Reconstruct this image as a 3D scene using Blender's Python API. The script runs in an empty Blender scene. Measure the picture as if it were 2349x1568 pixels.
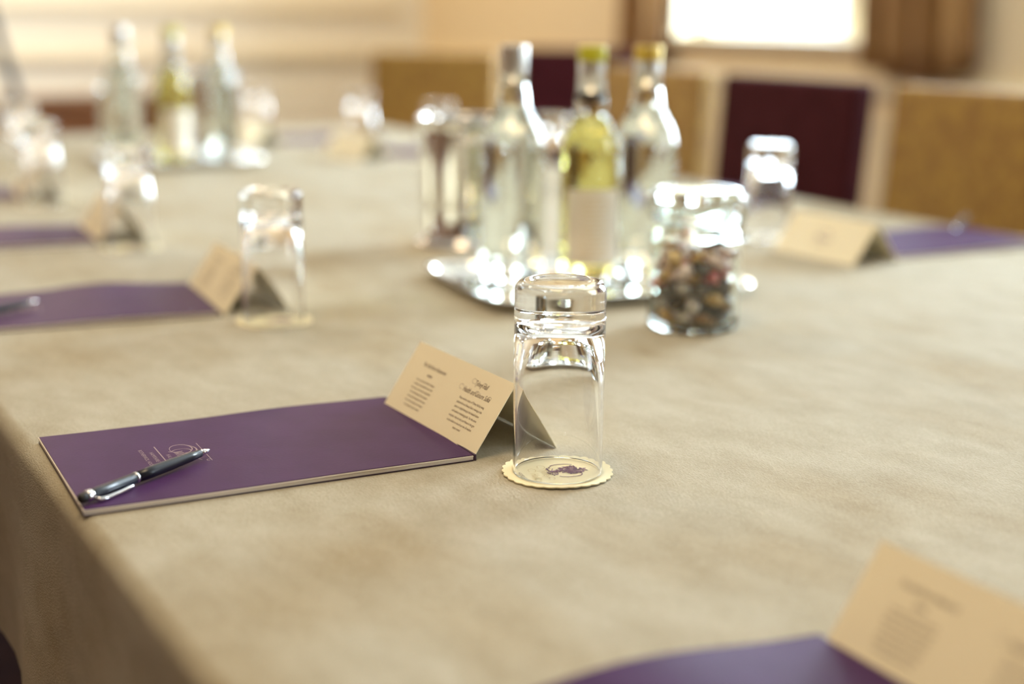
import bpy, bmesh, math, random
from math import sin, cos, pi, radians, sqrt, atan2
from mathutils import Vector, Matrix, Euler

S = bpy.context.scene
COL = S.collection
T = 0.75                      # height of the table top above the floor

# ------------------------------------------------------------------ camera
cd = bpy.data.cameras.new('camera')
cam = bpy.data.objects.new('camera', cd); COL.objects.link(cam)
cd.sensor_width = 36.0; cd.lens = 50.0
cd.clip_start = 0.02; cd.clip_end = 60
PITCH, YAW, ROLL = radians(13.012), radians(29.892), radians(0.5947)
_f = Vector((sin(YAW)*cos(PITCH), cos(YAW)*cos(PITCH), -sin(PITCH)))
_r = Vector((cos(YAW), -sin(YAW), 0)); _u = _r.cross(_f)
_r2 = _r*cos(ROLL) + _u*sin(ROLL); _u2 = -_r*sin(ROLL) + _u*cos(ROLL)
cam.matrix_world = Matrix(((_r2.x, _u2.x, -_f.x, 0), (_r2.y, _u2.y, -_f.y, 0), (_r2.z, _u2.z, -_f.z, T+0.3366), (0, 0, 0, 1)))
cd.dof.use_dof = True; cd.dof.focus_distance = 1.085; cd.dof.aperture_fstop = 2.0
S.camera = cam

# ------------------------------------------------------------------ view, world, lights
S.view_settings.view_transform = 'Standard'; S.view_settings.look = 'None'
S.view_settings.exposure = -0.08; S.view_settings.gamma = 1.0; S.view_settings.use_curve_mapping = False
try:
    S.cycles.use_denoising = True; S.cycles.max_bounces = 14; S.cycles.transmission_bounces = 12
    S.cycles.transparent_max_bounces = 12; S.cycles.diffuse_bounces = 4; S.cycles.glossy_bounces = 6
    S.cycles.blur_glossy = 0.15; S.cycles.sample_clamp_indirect = 30.0
    S.cycles.use_adaptive_sampling = True; S.cycles.adaptive_threshold = 0.02
except Exception: pass
w = bpy.data.worlds.new('daylight'); S.world = w; w.use_nodes = True
bg = w.node_tree.nodes['Background']; bg.inputs[0].default_value = (0.85, 0.93, 1.0, 1); bg.inputs[1].default_value = 3.0

def area(name, loc, aim, sx, sy, power, color, shape='RECTANGLE'):
    l = bpy.data.lights.new(name, 'AREA'); l.shape = shape; l.size = sx; l.size_y = sy
    l.energy = power; l.color = color
    o = bpy.data.objects.new(name, l); COL.objects.link(o)
    o.location = loc; o.rotation_euler = Vector(aim).to_track_quat('-Z', 'Y').to_euler(); return o
WX = 3.8                       # inner face of the window wall
DAY = (0.72, 0.88, 1.0); WARM = (1.0, 0.77, 0.48)
def winlight(y0, y1, p):       # daylight outside one opening of the right wall
    return area('window_daylight', (WX+0.42, (y0+y1)/2, T+1.05), (-1, 0, 0), 1.9, y1-y0+0.3, p, DAY)
winlight(3.91, 5.16, 235)
winlight(1.6, 3.0, 430)
winlight(-1.9, -0.5, 110)
for k, (x, y, p) in enumerate(((0.15, 0.7, 28), (0.1, 3.0, 13), (2.6, 6.4, 24), (0.8, 6.5, 44), (-1.0, 6.5, 44))):  # lamps near the far wall are unseen, added to brighten that wall
    area('ceiling_lamp_or_wall_fill', (x, y, 2.97), (0, 0, -1), 0.8 if y < 2 else 0.35, 0.35, p, WARM, 'DISK')

# ------------------------------------------------------------------ materials
def new_mat(name):
    m = bpy.data.materials.new(name); m.use_nodes = True
    nt = m.node_tree; return m, nt, nt.nodes['Principled BSDF']
def setp(b, **k):
    names = dict(col='Base Color', rough='Roughness', metal='Metallic', ior='IOR', trans='Transmission Weight',
                 spec='Specular IOR Level', coat='Coat Weight', coatr='Coat Roughness', sheen='Sheen Weight', sheenr='Sheen Roughness')
    for a, v in k.items():
        b.inputs[names[a]].default_value = (*v, 1) if a == 'col' else v
def mat(name, col, rough=0.5, bump=None, vary=None, **k):
    m, nt, b = new_mat(name); setp(b, col=col, rough=rough, **k)
    N, L = nt.nodes, nt.links
    tc = N.new('ShaderNodeTexCoord')
    if vary:                                  # (scale, other colour)
        n = N.new('ShaderNodeTexNoise'); n.inputs['Scale'].default_value = vary[0]; n.inputs['Detail'].default_value = 5
        L.new(tc.outputs['Object'], n.inputs['Vector'])
        mx = N.new('ShaderNodeMix'); mx.data_type = 'RGBA'
        mx.inputs['A'].default_value = (*col, 1); mx.inputs['B'].default_value = (*vary[1], 1)
        rm = N.new('ShaderNodeMapRange'); rm.inputs['From Min'].default_value = 0.35; rm.inputs['From Max'].default_value = 0.65
        L.new(n.outputs['Fac'], rm.inputs['Value']); L.new(rm.outputs['Result'], mx.inputs['Factor'])
        L.new(mx.outputs['Result'], b.inputs['Base Color'])
    if bump:                                  # (scale, strength, distance)
        n = N.new('ShaderNodeTexNoise'); n.inputs['Scale'].default_value = bump[0]; n.inputs['Detail'].default_value = 4
        L.new(tc.outputs['Object'], n.inputs['Vector'])
        bp = N.new('ShaderNodeBump'); bp.inputs['Strength'].default_value = bump[1]; bp.inputs['Distance'].default_value = bump[2]
        L.new(n.outputs['Fac'], bp.inputs['Height']); L.new(bp.outputs['Normal'], b.inputs['Normal'])
    return m
def glass(name, col=(1, 1, 1), ior=1.5, rough=0.0):
    m, nt, b = new_mat(name); setp(b, col=col, rough=rough, ior=ior, trans=1.0); return m

M = {}
M['glass'] = glass('clear_glass', (1, 1, 1), 1.5)
M['green_glass'] = glass('greenish_glass', (0.93, 0.98, 0.95), 1.5)
M['bottle_glass'] = glass('bottle_glass', (0.95, 0.975, 0.955), 1.5)
M['water'] = glass('water', (0.99, 0.995, 0.99), 1.33)
M['cordial'] = glass('yellow_drink', (0.93, 0.84, 0.30), 1.34)
M['steel'] = mat('polished_steel', (0.82, 0.80, 0.77), 0.09, metal=1.0)
M['silver'] = mat('silver_tray', (0.88, 0.86, 0.82), 0.10, metal=1.0)
M['chrome'] = mat('chrome', (0.85, 0.85, 0.88), 0.12, metal=1.0)
M['wire'] = mat('bail_wire', (0.55, 0.56, 0.54), 0.25, metal=1.0)
M['black_lacquer'] = mat('black_lacquer', (0.010, 0.013, 0.024), 0.30)
M['rubber'] = mat('black_rubber', (0.015, 0.014, 0.014), 0.5)
M['seal'] = mat('rubber_seal', (0.45, 0.33, 0.16), 0.5)
M['paper'] = mat('white_pages', (0.80, 0.72, 0.62), 0.8)
M['card'] = mat('cream_card', (0.94, 0.85, 0.62), 0.8, bump=(900, 0.05, 0.0005))
M['coaster'] = mat('cream_coaster', (0.86, 0.77, 0.50), 0.7)
M['ink'] = mat('brown_ink', (0.16, 0.10, 0.07), 0.7)
M['ink_purple'] = mat('plum_ink', (0.20, 0.09, 0.16), 0.7)
M['ink_gold'] = mat('gold_ink', (0.66, 0.52, 0.26), 0.6)
M['foil'] = mat('gold_foil_print', (0.34, 0.24, 0.27), 0.4, metal=0.3)
M['label'] = mat('cream_label', (0.78, 0.72, 0.60), 0.6)
M['label_white'] = mat('white_label', (0.80, 0.79, 0.74), 0.6)
M['cap_silver'] = mat('silver_cap', (0.80, 0.78, 0.74), 0.28, metal=0.85)
M['cap_green'] = mat('yellow_green_cap', (0.55, 0.52, 0.03), 0.35)
M['cap_gold'] = mat('gold_cap', (0.72, 0.50, 0.10), 0.3, metal=0.5)
M['purple'] = mat('purple_cover', (0.072, 0.028, 0.100), 0.42, vary=(30, (0.062, 0.023, 0.085)), bump=(420, 0.18, 0.0006), spec=0.06)
M['purple_dark'] = mat('purple_back_cover', (0.05, 0.02, 0.055), 0.5)
M['gold_fabric'] = None
M['burgundy'] = mat('burgundy_fabric', (0.062, 0.011, 0.016), 0.8, vary=(14, (0.05, 0.008, 0.012)), bump=(600, 0.2, 0.001), spec=0.12)
M['mahogany'] = mat('mahogany', (0.19, 0.070, 0.016), 0.5, vary=(5, (0.14, 0.048, 0.010)), spec=0.3)
M['chair_wood'] = mat('dark_chair_wood', (0.09, 0.035, 0.012), 0.35, vary=(9, (0.06, 0.02, 0.008)))
M['wall_cream'] = mat('cream_paint', (0.88, 0.85, 0.74), 0.6)
M['wall_shaded'] = mat('cream_paint_shaded', (0.84, 0.70, 0.47), 0.6)  # same cream paint with the window wall's shade mixed into the colour
M['wall_darkened'] = mat('darkened_unseen_wall', (0.22, 0.11, 0.045), 0.5, vary=(4, (0.17, 0.08, 0.03)))  # unseen brown wall finish, added to keep the left side dark
M['trim'] = mat('cream_woodwork', (0.82, 0.74, 0.56), 0.4)
M['ceiling'] = mat('ceiling_white', (0.82, 0.78, 0.70), 0.8)
M['carpet'] = mat('dark_plum_carpet', (0.05, 0.022, 0.045), 0.95, vary=(8, (0.07, 0.03, 0.045)), bump=(300, 0.4, 0.004))
M['curtain'] = mat('bronze_curtain', (0.36, 0.19, 0.06), 0.6, vary=(7, (0.28, 0.14, 0.045)), sheen=0.2)
M['grey_metal'] = mat('dark_grey_metal', (0.05, 0.05, 0.05), 0.5, metal=0.2)
M['whiteboard'] = mat('flipchart_board', (0.8, 0.8, 0.8), 0.3)
M['table_wood'] = mat('table_wood', (0.30, 0.17, 0.08), 0.5)

def cloth_material():
    m, nt, b = new_mat('beige_suede_cloth'); setp(b, rough=0.9, sheen=0.04, sheenr=0.5, spec=0.25)
    N, L = nt.nodes, nt.links
    tc = N.new('ShaderNodeTexCoord')
    def noise(scale, detail, rough=0.5, sx=1, sy=1):
        mp = N.new('ShaderNodeMapping'); mp.inputs['Scale'].default_value = (sx, sy, 1); mp.inputs['Rotation'].default_value = (0, 0, 0.5)
        n = N.new('ShaderNodeTexNoise'); n.inputs['Scale'].default_value = scale; n.inputs['Detail'].default_value = detail
        n.inputs['Roughness'].default_value = rough
        L.new(tc.outputs['Object'], mp.inputs['Vector']); L.new(mp.outputs['Vector'], n.inputs['Vector']); return n.outputs['Fac']
    fine = noise(950, 3, 0.65, 1.0, 0.38); mid = noise(32, 5, 0.6, 1, 0.5); big = noise(5.0, 3, 0.5, 1, 0.6)
    cr = N.new('ShaderNodeMix'); cr.data_type = 'RGBA'
    cr.inputs['A'].default_value = (0.375, 0.325, 0.228, 1); cr.inputs['B'].default_value = (0.51, 0.470, 0.368, 1)
    ad = N.new('ShaderNodeMath'); ad.operation = 'MULTIPLY_ADD'; ad.inputs[1].default_value = 0.45
    L.new(mid, ad.inputs[0]); 
    ad2 = N.new('ShaderNodeMath'); ad2.operation = 'MULTIPLY'; ad2.inputs[1].default_value = 0.55; L.new(fine, ad2.inputs[0])
    L.new(ad2.outputs[0], ad.inputs[2])
    rm = N.new('ShaderNodeMapRange'); rm.inputs['From Min'].default_value = 0.36; rm.inputs['From Max'].default_value = 0.64
    L.new(ad.outputs[0], rm.inputs['Value']); L.new(rm.outputs['Result'], cr.inputs['Factor'])
    c2 = N.new('ShaderNodeMix'); c2.data_type = 'RGBA'; c2.blend_type = 'MULTIPLY'; c2.inputs['B'].default_value = (0.86, 0.78, 0.66, 1)
    r2 = N.new('ShaderNodeMapRange'); r2.inputs['From Min'].default_value = 0.48; r2.inputs['From Max'].default_value = 0.68; r2.inputs['To Max'].default_value = 0.8
    L.new(noise(7.0, 2, 0.5, 1, 0.55), r2.inputs['Value']); L.new(r2.outputs['Result'], c2.inputs['Factor']); L.new(cr.outputs['Result'], c2.inputs['A'])
    L.new(c2.outputs['Result'], b.inputs['Base Color'])
    b1 = N.new('ShaderNodeBump'); b1.inputs['Strength'].default_value = 0.5; b1.inputs['Distance'].default_value = 0.012; L.new(big, b1.inputs['Height'])
    b2 = N.new('ShaderNodeBump'); b2.inputs['Strength'].default_value = 0.22; b2.inputs['Distance'].default_value = 0.0016; L.new(mid, b2.inputs['Height'])
    b3 = N.new('ShaderNodeBump'); b3.inputs['Strength'].default_value = 0.8; b3.inputs['Distance'].default_value = 0.0010; L.new(fine, b3.inputs['Height'])
    L.new(b1.outputs['Normal'], b2.inputs['Normal']); L.new(b2.outputs['Normal'], b3.inputs['Normal']); L.new(b3.outputs['Normal'], b.inputs['Normal'])
    return m
M['cloth'] = cloth_material()
def gold_fabric():
    m, nt, b = new_mat('gold_damask'); setp(b, rough=0.6, sheen=0.1)
    N, L = nt.nodes, nt.links; tc = N.new('ShaderNodeTexCoord')
    v = N.new('ShaderNodeTexVoronoi'); v.inputs['Scale'].default_value = 34; L.new(tc.outputs['Object'], v.inputs['Vector'])
    n = N.new('ShaderNodeTexNoise'); n.inputs['Scale'].default_value = 60; L.new(tc.outputs['Object'], n.inputs['Vector'])
    a = N.new('ShaderNodeMath'); a.operation = 'MULTIPLY_ADD'; a.inputs[1].default_value = 0.6
    L.new(v.outputs['Distance'], a.inputs[0]); L.new(n.outputs['Fac'], a.inputs[2])
    rm = N.new('ShaderNodeMapRange'); rm.inputs['From Min'].default_value = 0.6; rm.inputs['From Max'].default_value = 0.95
    L.new(a.outputs[0], rm.inputs['Value'])
    mx = N.new('ShaderNodeMix'); mx.data_type = 'RGBA'
    mx.inputs['A'].default_value = (0.42, 0.25, 0.045, 1); mx.inputs['B'].default_value = (0.30, 0.155, 0.03, 1)
    L.new(rm.outputs['Result'], mx.inputs['Factor']); L.new(mx.outputs['Result'], b.inputs['Base Color']); return m
M['gold_fabric'] = gold_fabric()
def pane_material():
    m = bpy.data.materials.new('window_pane_glass'); m.use_nodes = True; nt = m.node_tree
    nt.nodes.clear(); N, L = nt.nodes, nt.links
    o = N.new('ShaderNodeOutputMaterial'); t = N.new('ShaderNodeBsdfTransparent'); g = N.new('ShaderNodeBsdfGlossy'); g.inputs['Roughness'].default_value = 0.02
    x = N.new('ShaderNodeMixShader'); x.inputs[0].default_value = 0.04
    L.new(t.outputs[0], x.inputs[1]); L.new(g.outputs[0], x.inputs[2]); L.new(x.outputs[0], o.inputs[0]); return m
M['pane'] = pane_material()

# ------------------------------------------------------------------ helpers
def obj(name, bm, m, parent=None, smooth=False, loc=None, rot=None):
    me = bpy.data.meshes.new(name); bmesh.ops.recalc_face_normals(bm, faces=bm.faces[:]); bm.to_mesh(me); bm.free()
    me.materials.append(M[m] if isinstance(m, str) else m)
    if smooth:
        for p in me.polygons: p.use_smooth = True
    o = bpy.data.objects.new(name, me); COL.objects.link(o)
    if parent: o.parent = parent
    if loc: o.location = loc
    if rot: o.rotation_euler = rot
    return o
def tag(o, label, cat, group=None):
    o['label'] = label; o['category'] = cat
    if group: o['group'] = group
    return o
def struct(o): o['kind'] = 'structure'; return o
def thing(name, label, cat, loc=(0, 0, 0), rz=0, group=None):
    o = bpy.data.objects.new(name, None); COL.objects.link(o); o.empty_display_size = 0.05
    o.location = loc; o.rotation_euler = (0, 0, rz); return tag(o, label, cat, group)
def dup(root, loc, rz, label, group=None):
    def cp(o, par):
        c = o.copy(); COL.objects.link(c)
        if par: c.parent = par
        for ch in kids.get(o.name, []): cp(ch, c)
        return c
    kids = {}
    for o in list(COL.objects):
        if o.parent: kids.setdefault(o.parent.name, []).append(o)
    r = cp(root, None); r.location = loc; r.rotation_euler = (0, 0, rz); r['label'] = label
    if group: r['group'] = group
    return r
def box(bm, c, s, rot=None, bev=0, seg=2):
    r = bmesh.ops.create_cube(bm, size=1); vs = r['verts']
    mtx = Matrix.Translation(c) @ (rot.to_matrix().to_4x4() if rot else Matrix.Identity(4)) @ Matrix.Diagonal((*s, 1))
    bmesh.ops.transform(bm, matrix=mtx, verts=vs)
    if bev:
        es = {e for v in vs for e in v.link_edges}
        bmesh.ops.bevel(bm, geom=list(es), offset=bev, segments=seg, affect='EDGES', profile=0.6)
def lathe(bm, prof, seg=64, axis=None, closed=False):
    """prof: list of (r, z); r=0 closes on the axis"""
    rings = []
    for r, z in prof:
        if r < 1e-7: rings.append([bm.verts.new((0, 0, z))])
        else: rings.append([bm.verts.new((r*cos(2*pi*i/seg), r*sin(2*pi*i/seg), z)) for i in range(seg)])
    pairs = list(zip(rings[:-1], rings[1:]))
    if closed: pairs.append((rings[-1], rings[0]))
    for a, b in pairs:
        for i in range(seg):
            j = (i+1) % seg
            if len(a) == 1 and len(b) == 1: continue
            if len(a) == 1: bm.faces.new((a[0], b[i], b[j]))
            elif len(b) == 1: bm.faces.new((a[i], a[j], b[0]))
            else: bm.faces.new((a[i], a[j], b[j], b[i]))
def tube(bm, pts, r, seg=10, closed=False, cap=True):
    pts = [Vector(p) for p in pts]; n = len(pts); rings = []; up = None
    for i, p in enumerate(pts):
        a = pts[i-1] if (i > 0 or closed) else p; b = pts[(i+1) % n] if (i < n-1 or closed) else p
        t = (b-a).normalized()
        if up is None:
            up = Vector((0, 0, 1)) if abs(t.z) < 0.9 else Vector((1, 0, 0))
        s = t.cross(up).normalized(); up = s.cross(t).normalized()
        rr = r[i] if isinstance(r, (list, tuple)) else r
        rings.append([bm.verts.new(p + s*rr*cos(2*pi*k/seg) + up*rr*sin(2*pi*k/seg)) for k in range(seg)])
    m = n if closed else n-1
    for i in range(m):
        a, b = rings[i], rings[(i+1) % n]
        for k in range(seg): bm.faces.new((a[k], a[(k+1) % seg], b[(k+1) % seg], b[k]))
    if not closed and cap:
        bm.faces.new(rings[0][::-1]); bm.faces.new(rings[-1])
def smoothpts(prof, n=6):
    """Catmull-Rom through (r,z) points"""
    P = [Vector(p) for p in prof]; out = []
    for i in range(len(P)-1):
        p0 = P[max(i-1, 0)]; p1 = P[i]; p2 = P[i+1]; p3 = P[min(i+2, len(P)-1)]
        for k in range(n):
            t = k/n
            out.append(0.5*((2*p1)+(-p0+p2)*t+(2*p0-5*p1+4*p2-p3)*t*t+(-p0+3*p1-3*p2+p3)*t**3))
    out.append(P[-1]); return [(max(v[0], 0), v[1]) for v in out]
def ribbon(bm, pts, w, z):
    """flat stroke on a plane, pts (x, y) with widths"""
    n = len(pts); L_ = []; R_ = []
    for i, (x, y) in enumerate(pts):
        a = pts[max(i-1, 0)]; b = pts[min(i+1, n-1)]; dx, dy = b[0]-a[0], b[1]-a[1]; l = math.hypot(dx, dy) or 1
        ww = (w[i] if isinstance(w, list) else w)/2
        L_.append(bm.verts.new((x-dy/l*ww, y+dx/l*ww, z))); R_.append(bm.verts.new((x+dy/l*ww, y-dx/l*ww, z)))
    for i in range(n-1): bm.faces.new((L_[i], R_[i], R_[i+1], L_[i+1]))
def text_bm(bm, s, size, x, y, align='CENTER', shear=0.0, spacing=1.0, wid=1.0):
    cu = bpy.data.curves.new('t', 'FONT'); cu.body = s; cu.size = size; cu.align_x = align; cu.shear = shear
    cu.space_character = spacing; cu.resolution_u = 2
    o = bpy.data.objects.new('t', cu); COL.objects.link(o)
    dg = bpy.context.evaluated_depsgraph_get(); me = bpy.data.meshes.new_from_object(o.evaluated_get(dg))
    me.transform(Matrix.Translation((x, y, 0)) @ Matrix.Diagonal((wid, 1, 1, 1)))
    bm.from_mesh(me); bpy.data.meshes.remove(me); bpy.data.objects.remove(o); bpy.data.curves.remove(cu)
def arc_pts(cx, cy, rx, ry, a0, a1, n=24, rot=0):
    o = []
    for i in range(n+1):
        a = radians(a0+(a1-a0)*i/n); x, y = rx*cos(a), ry*sin(a)
        o.append((cx+x*cos(rot)-y*sin(rot), cy+x*sin(rot)+y*cos(rot)))
    return o

# ------------------------------------------------------------------ the room
YF, XL, YB, H = 7.7, -2.6, -3.2, 3.0
def wallbox(name, m, boxes):
    bm = bmesh.new()
    for c, s in boxes: box(bm, c, s)
    return struct(obj(name, bm, m))
wallbox('floor', 'carpet', [(((XL+WX)/2, (YF+YB)/2, -0.05), (WX-XL+0.6, YF-YB+0.4, 0.1))])
wallbox('ceiling', 'ceiling', [(((XL+WX)/2, (YF+YB)/2, H+0.05), (WX-XL+0.6, YF-YB+0.4, 0.1))])
wallbox('wall_far', 'wall_cream', [(((XL+WX)/2, YF+0.1, H/2), (WX-XL+0.6, 0.2, H))])
wallbox('wall_left', 'wall_darkened', [((XL-0.1, (YF+YB)/2, H/2), (0.2, YF-YB, H))])
wallbox('wall_near', 'wall_darkened', [(((XL+WX)/2, YB-0.1, H/2), (WX-XL+0.6, 0.2, H))])
WINS = [(3.91, 5.16), (1.6, 3.0), (-1.9, -0.5)]
Z0, Z1 = T+0.235, T+1.95
bx = [((WX+0.1, (YF+YB)/2, Z0/2), (0.2, YF-YB, Z0)), ((WX+0.1, (YF+YB)/2, (Z1+H)/2), (0.2, YF-YB, H-Z1))]
ys = [YB] + [v for w_ in sorted(WINS) for v in w_] + [YF]
for a, b in zip(ys[::2], ys[1::2]): bx.append(((WX+0.1, (a+b)/2, (Z0+Z1)/2), (0.2, b-a, Z1-Z0)))
wallbox('wall_right', 'wall_shaded', bx)
# mouldings
bm = bmesh.new()
box(bm, ((XL+WX)/2, YF-0.018, T+0.09), (WX-XL, 0.036, 0.05), bev=0.008); box(bm, ((XL+WX)/2, YF-0.008, T+0.055), (WX-XL, 0.02, 0.03))
struct(obj('trim_1', bm, 'trim'))
bm = bmesh.new()
box(bm, (WX-0.018, (YF+YB)/2, T+0.09), (0.036, YF-YB, 0.05), bev=0.008); box(bm, (WX-0.008, (YF+YB)/2, T+0.055), (0.02, YF-YB, 0.03))
struct(obj('trim_2', bm, 'trim'))
bm = bmesh.new()                                  # raised panel frame high on the far wall
box(bm, ((XL+WX)/2, YF-0.012, T+0.345), (WX-XL-0.3, 0.03, 0.045), bev=0.008); box(bm, ((XL+WX)/2, YF-0.012, T+1.8), (WX-XL-0.3, 0.03, 0.04), bev=0.008)
struct(obj('trim_3', bm, 'trim'))
bm = bmesh.new()                                  # panels under the dado on the window side
for y in (6.6, 4.55, 3.4, 2.25, 1.1, -0.05):
    for dz in (-0.02, -0.42): box(bm, (WX-0.006, y, T+dz-0.02), (0.014, 1.0, 0.02), bev=0.003)
    for dy in (-0.5, 0.5): box(bm, (WX-0.006, y+dy, T-0.24), (0.014, 0.02, 0.42), bev=0.003)
struct(obj('trim_4', bm, 'trim'))
for nm, c, s in (('baseboard_far', ((XL+WX)/2, YF-0.01, 0.07), (WX-XL, 0.02, 0.14)), ('baseboard_right', (WX-0.01, (YF+YB)/2, 0.07), (0.02, YF-YB, 0.14))):
    bm = bmesh.new(); box(bm, c, s, bev=0.005); struct(obj(nm, bm, 'trim'))
for k, (a, b) in enumerate(WINS):
    bm = bmesh.new(); zc = (Z0+Z1)/2; ym = (a+b)/2
    for y in (a+0.025, b-0.025): box(bm, (WX+0.13, y, zc), (0.05, 0.05, Z1-Z0), bev=0.006)
    for z in (Z0+0.02, Z1-0.025): box(bm, (WX+0.13, ym, z), (0.05, b-a-0.09, 0.04), bev=0.006)
    box(bm, (WX+0.13, a+0.30, zc), (0.04, 0.10, Z1-Z0-0.07), bev=0.006)
    box(bm, (WX+0.13, b-0.34 if k else ym+0.2, Z1-0.5), (0.03, 0.02, 0.9))
    fr = struct(obj('window_%d' % (k+1), bm, 'trim'))
    bm = bmesh.new(); box(bm, (WX+0.135, ym, zc), (0.005, b-a-0.06, Z1-Z0-0.05)); obj('pane', bm, 'pane', fr)
    bm = bmesh.new(); box(bm, (WX+0.03, ym, Z0+0.004), (0.16, b-a+0.12, 0.03), bev=0.008); obj('window_sill', bm, 'trim', fr)
    bm = bmesh.new()
    for y in (a-0.035, b+0.035): box(bm, (WX-0.008, y, zc+0.03), (0.03, 0.07, Z1-Z0+0.02), bev=0.006)
    box(bm, (WX-0.008, ym, Z1+0.04), (0.03, b-a+0.14, 0.08), bev=0.006); obj('architrave', bm, 'trim', fr)

def curtain(y0, y1, zb, label, lean=0.0, amp=0.03, folds=5, tie=None):
    bm = bmesh.new(); n, mz = 90, 26; ztop = T+2.02; g = []
    for j in range(mz+1):
        t = j/mz; z = ztop+(zb-ztop)*t; row = []
        for i in range(n+1):
            s = i/n
            wd = (y1-y0)
            if tie:
                k = math.exp(-((z-tie)/0.35)**2); wd *= 1-0.45*k
            y = (y0+y1)/2 + lean*(1-t) + (s-0.5)*wd
            a = amp*(0.6+0.4*t)
            x = WX-0.085 + a*sin(2*pi*folds*s+0.6*sin(3*t)) + a*0.35*sin(2*pi*folds*2.3*s+1)
            zz = z - (0.05*sin(pi*s) if j == mz else 0)
            row.append(bm.verts.new((x, y, zz)))
        g.append(row)
    for j in range(mz):
        for i in range(n): bm.faces.new((g[j][i], g[j][i+1], g[j+1][i+1], g[j+1][i]))
    o = obj('curtain', bm, 'curtain', smooth=True)
    sm = o.modifiers.new('thick', 'SOLIDIFY'); sm.thickness = 0.004
    return tag(o, label, 'curtain')
curtain(3.42, 3.92, T+0.17, 'gathered bronze curtain hanging on the right side of the bright window', lean=0.12, folds=4, amp=0.04)
curtain(5.20, 5.50, T+0.12, 'gold brown curtain hanging on the left side of the bright window', folds=3)

# ------------------------------------------------------------------ table and cloth
TX0, TX1, TY0, TY1 = 0.1995, 1.821, -0.9, 4.02
t = thing('conference_table', 'long conference table hidden under the beige cloth', 'table', ((TX0+TX1)/2, (TY0+TY1)/2, 0))
hx, hy = (TX1-TX0)/2-0.012, (TY1-TY0)/2-0.012
bm = bmesh.new(); box(bm, (0, 0, T-0.019), (2*hx, 2*hy, 0.028), bev=0.003); obj('tabletop', bm, 'table_wood', t)
for sx in (-1, 1):
    for sy in (-1, 0, 1):
        bm = bmesh.new(); box(bm, (sx*(hx-0.42), sy*(hy-0.40), (T-0.033)/2), (0.06, 0.06, T-0.033), bev=0.004); obj('leg', bm, 'table_wood', t)

def tablecloth():
    bm = bmesh.new()
    def cross(lo, hi, n, drop, nd, r):
        """profile across one direction: list of (coord, z, outness)"""
        L_ = []
        for i in range(nd): L_.append((lo, -drop+(drop-r)*i/nd, 1.0-i/nd))
        for i in range(6):
            a = pi/2*i/5; L_.append((lo+r*(1-cos(a)), -r+r*sin(a), 0))
        for i in range(1, n): L_.append((lo+r+(hi-lo-2*r)*i/n, 0, 0))
        for i in range(6):
            a = pi/2*(1-i/5); L_.append((hi-r*(1-cos(a)), -r+r*sin(a), 0))
        for i in range(1, nd+1): L_.append((hi, -r-(drop-r)*i/nd, i/nd))
        return L_
    rnd = random.Random(4)
    X = cross(TX0, TX1, 40, 0.225, 14, 0.013); Y = cross(TY0, TY1, 130, 0.225, 10, 0.013)
    g = []
    for x, zx, ox in X:
        row = []
        for y, zy, oy in Y:
            z = min(zx, zy) if (zx < 0 or zy < 0) else 0
            px, py = x, y
            if ox > 0 and oy == 0:      # hanging sides: soft folds, flare outward
                sgn = -1 if x < 1 else 1
                f = 0.010*sin(y*9+1.3*sin(y*3.1)) + 0.006*sin(y*23+2)
                px += sgn*(ox**1.4)*(0.012+f); z += ox*0.012*sin(y*5.5+0.4)
            if oy > 0 and ox == 0:
                sgn = -1 if y < 1 else 1
                f = 0.010*sin(x*10+1.0) + 0.006*sin(x*21)
                py += sgn*(oy**1.4)*(0.02+f)
            if ox > 0 and oy > 0:
                px += (-1 if x < 1 else 1)*ox*0.015; py += (-1 if y < 1 else 1)*oy*0.02
            row.append(bm.verts.new((px, py, T+z)))
        g.append(row)
    for i in range(len(X)-1):
        for j in range(len(Y)-1): bm.faces.new((g[i][j], g[i+1][j], g[i+1][j+1], g[i][j+1]))
    o = obj('tablecloth', bm, 'cloth', smooth=True)
    return tag(o, 'beige suede-like tablecloth covering the long table and hanging over its edges', 'tablecloth')
tablecloth()

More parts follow.
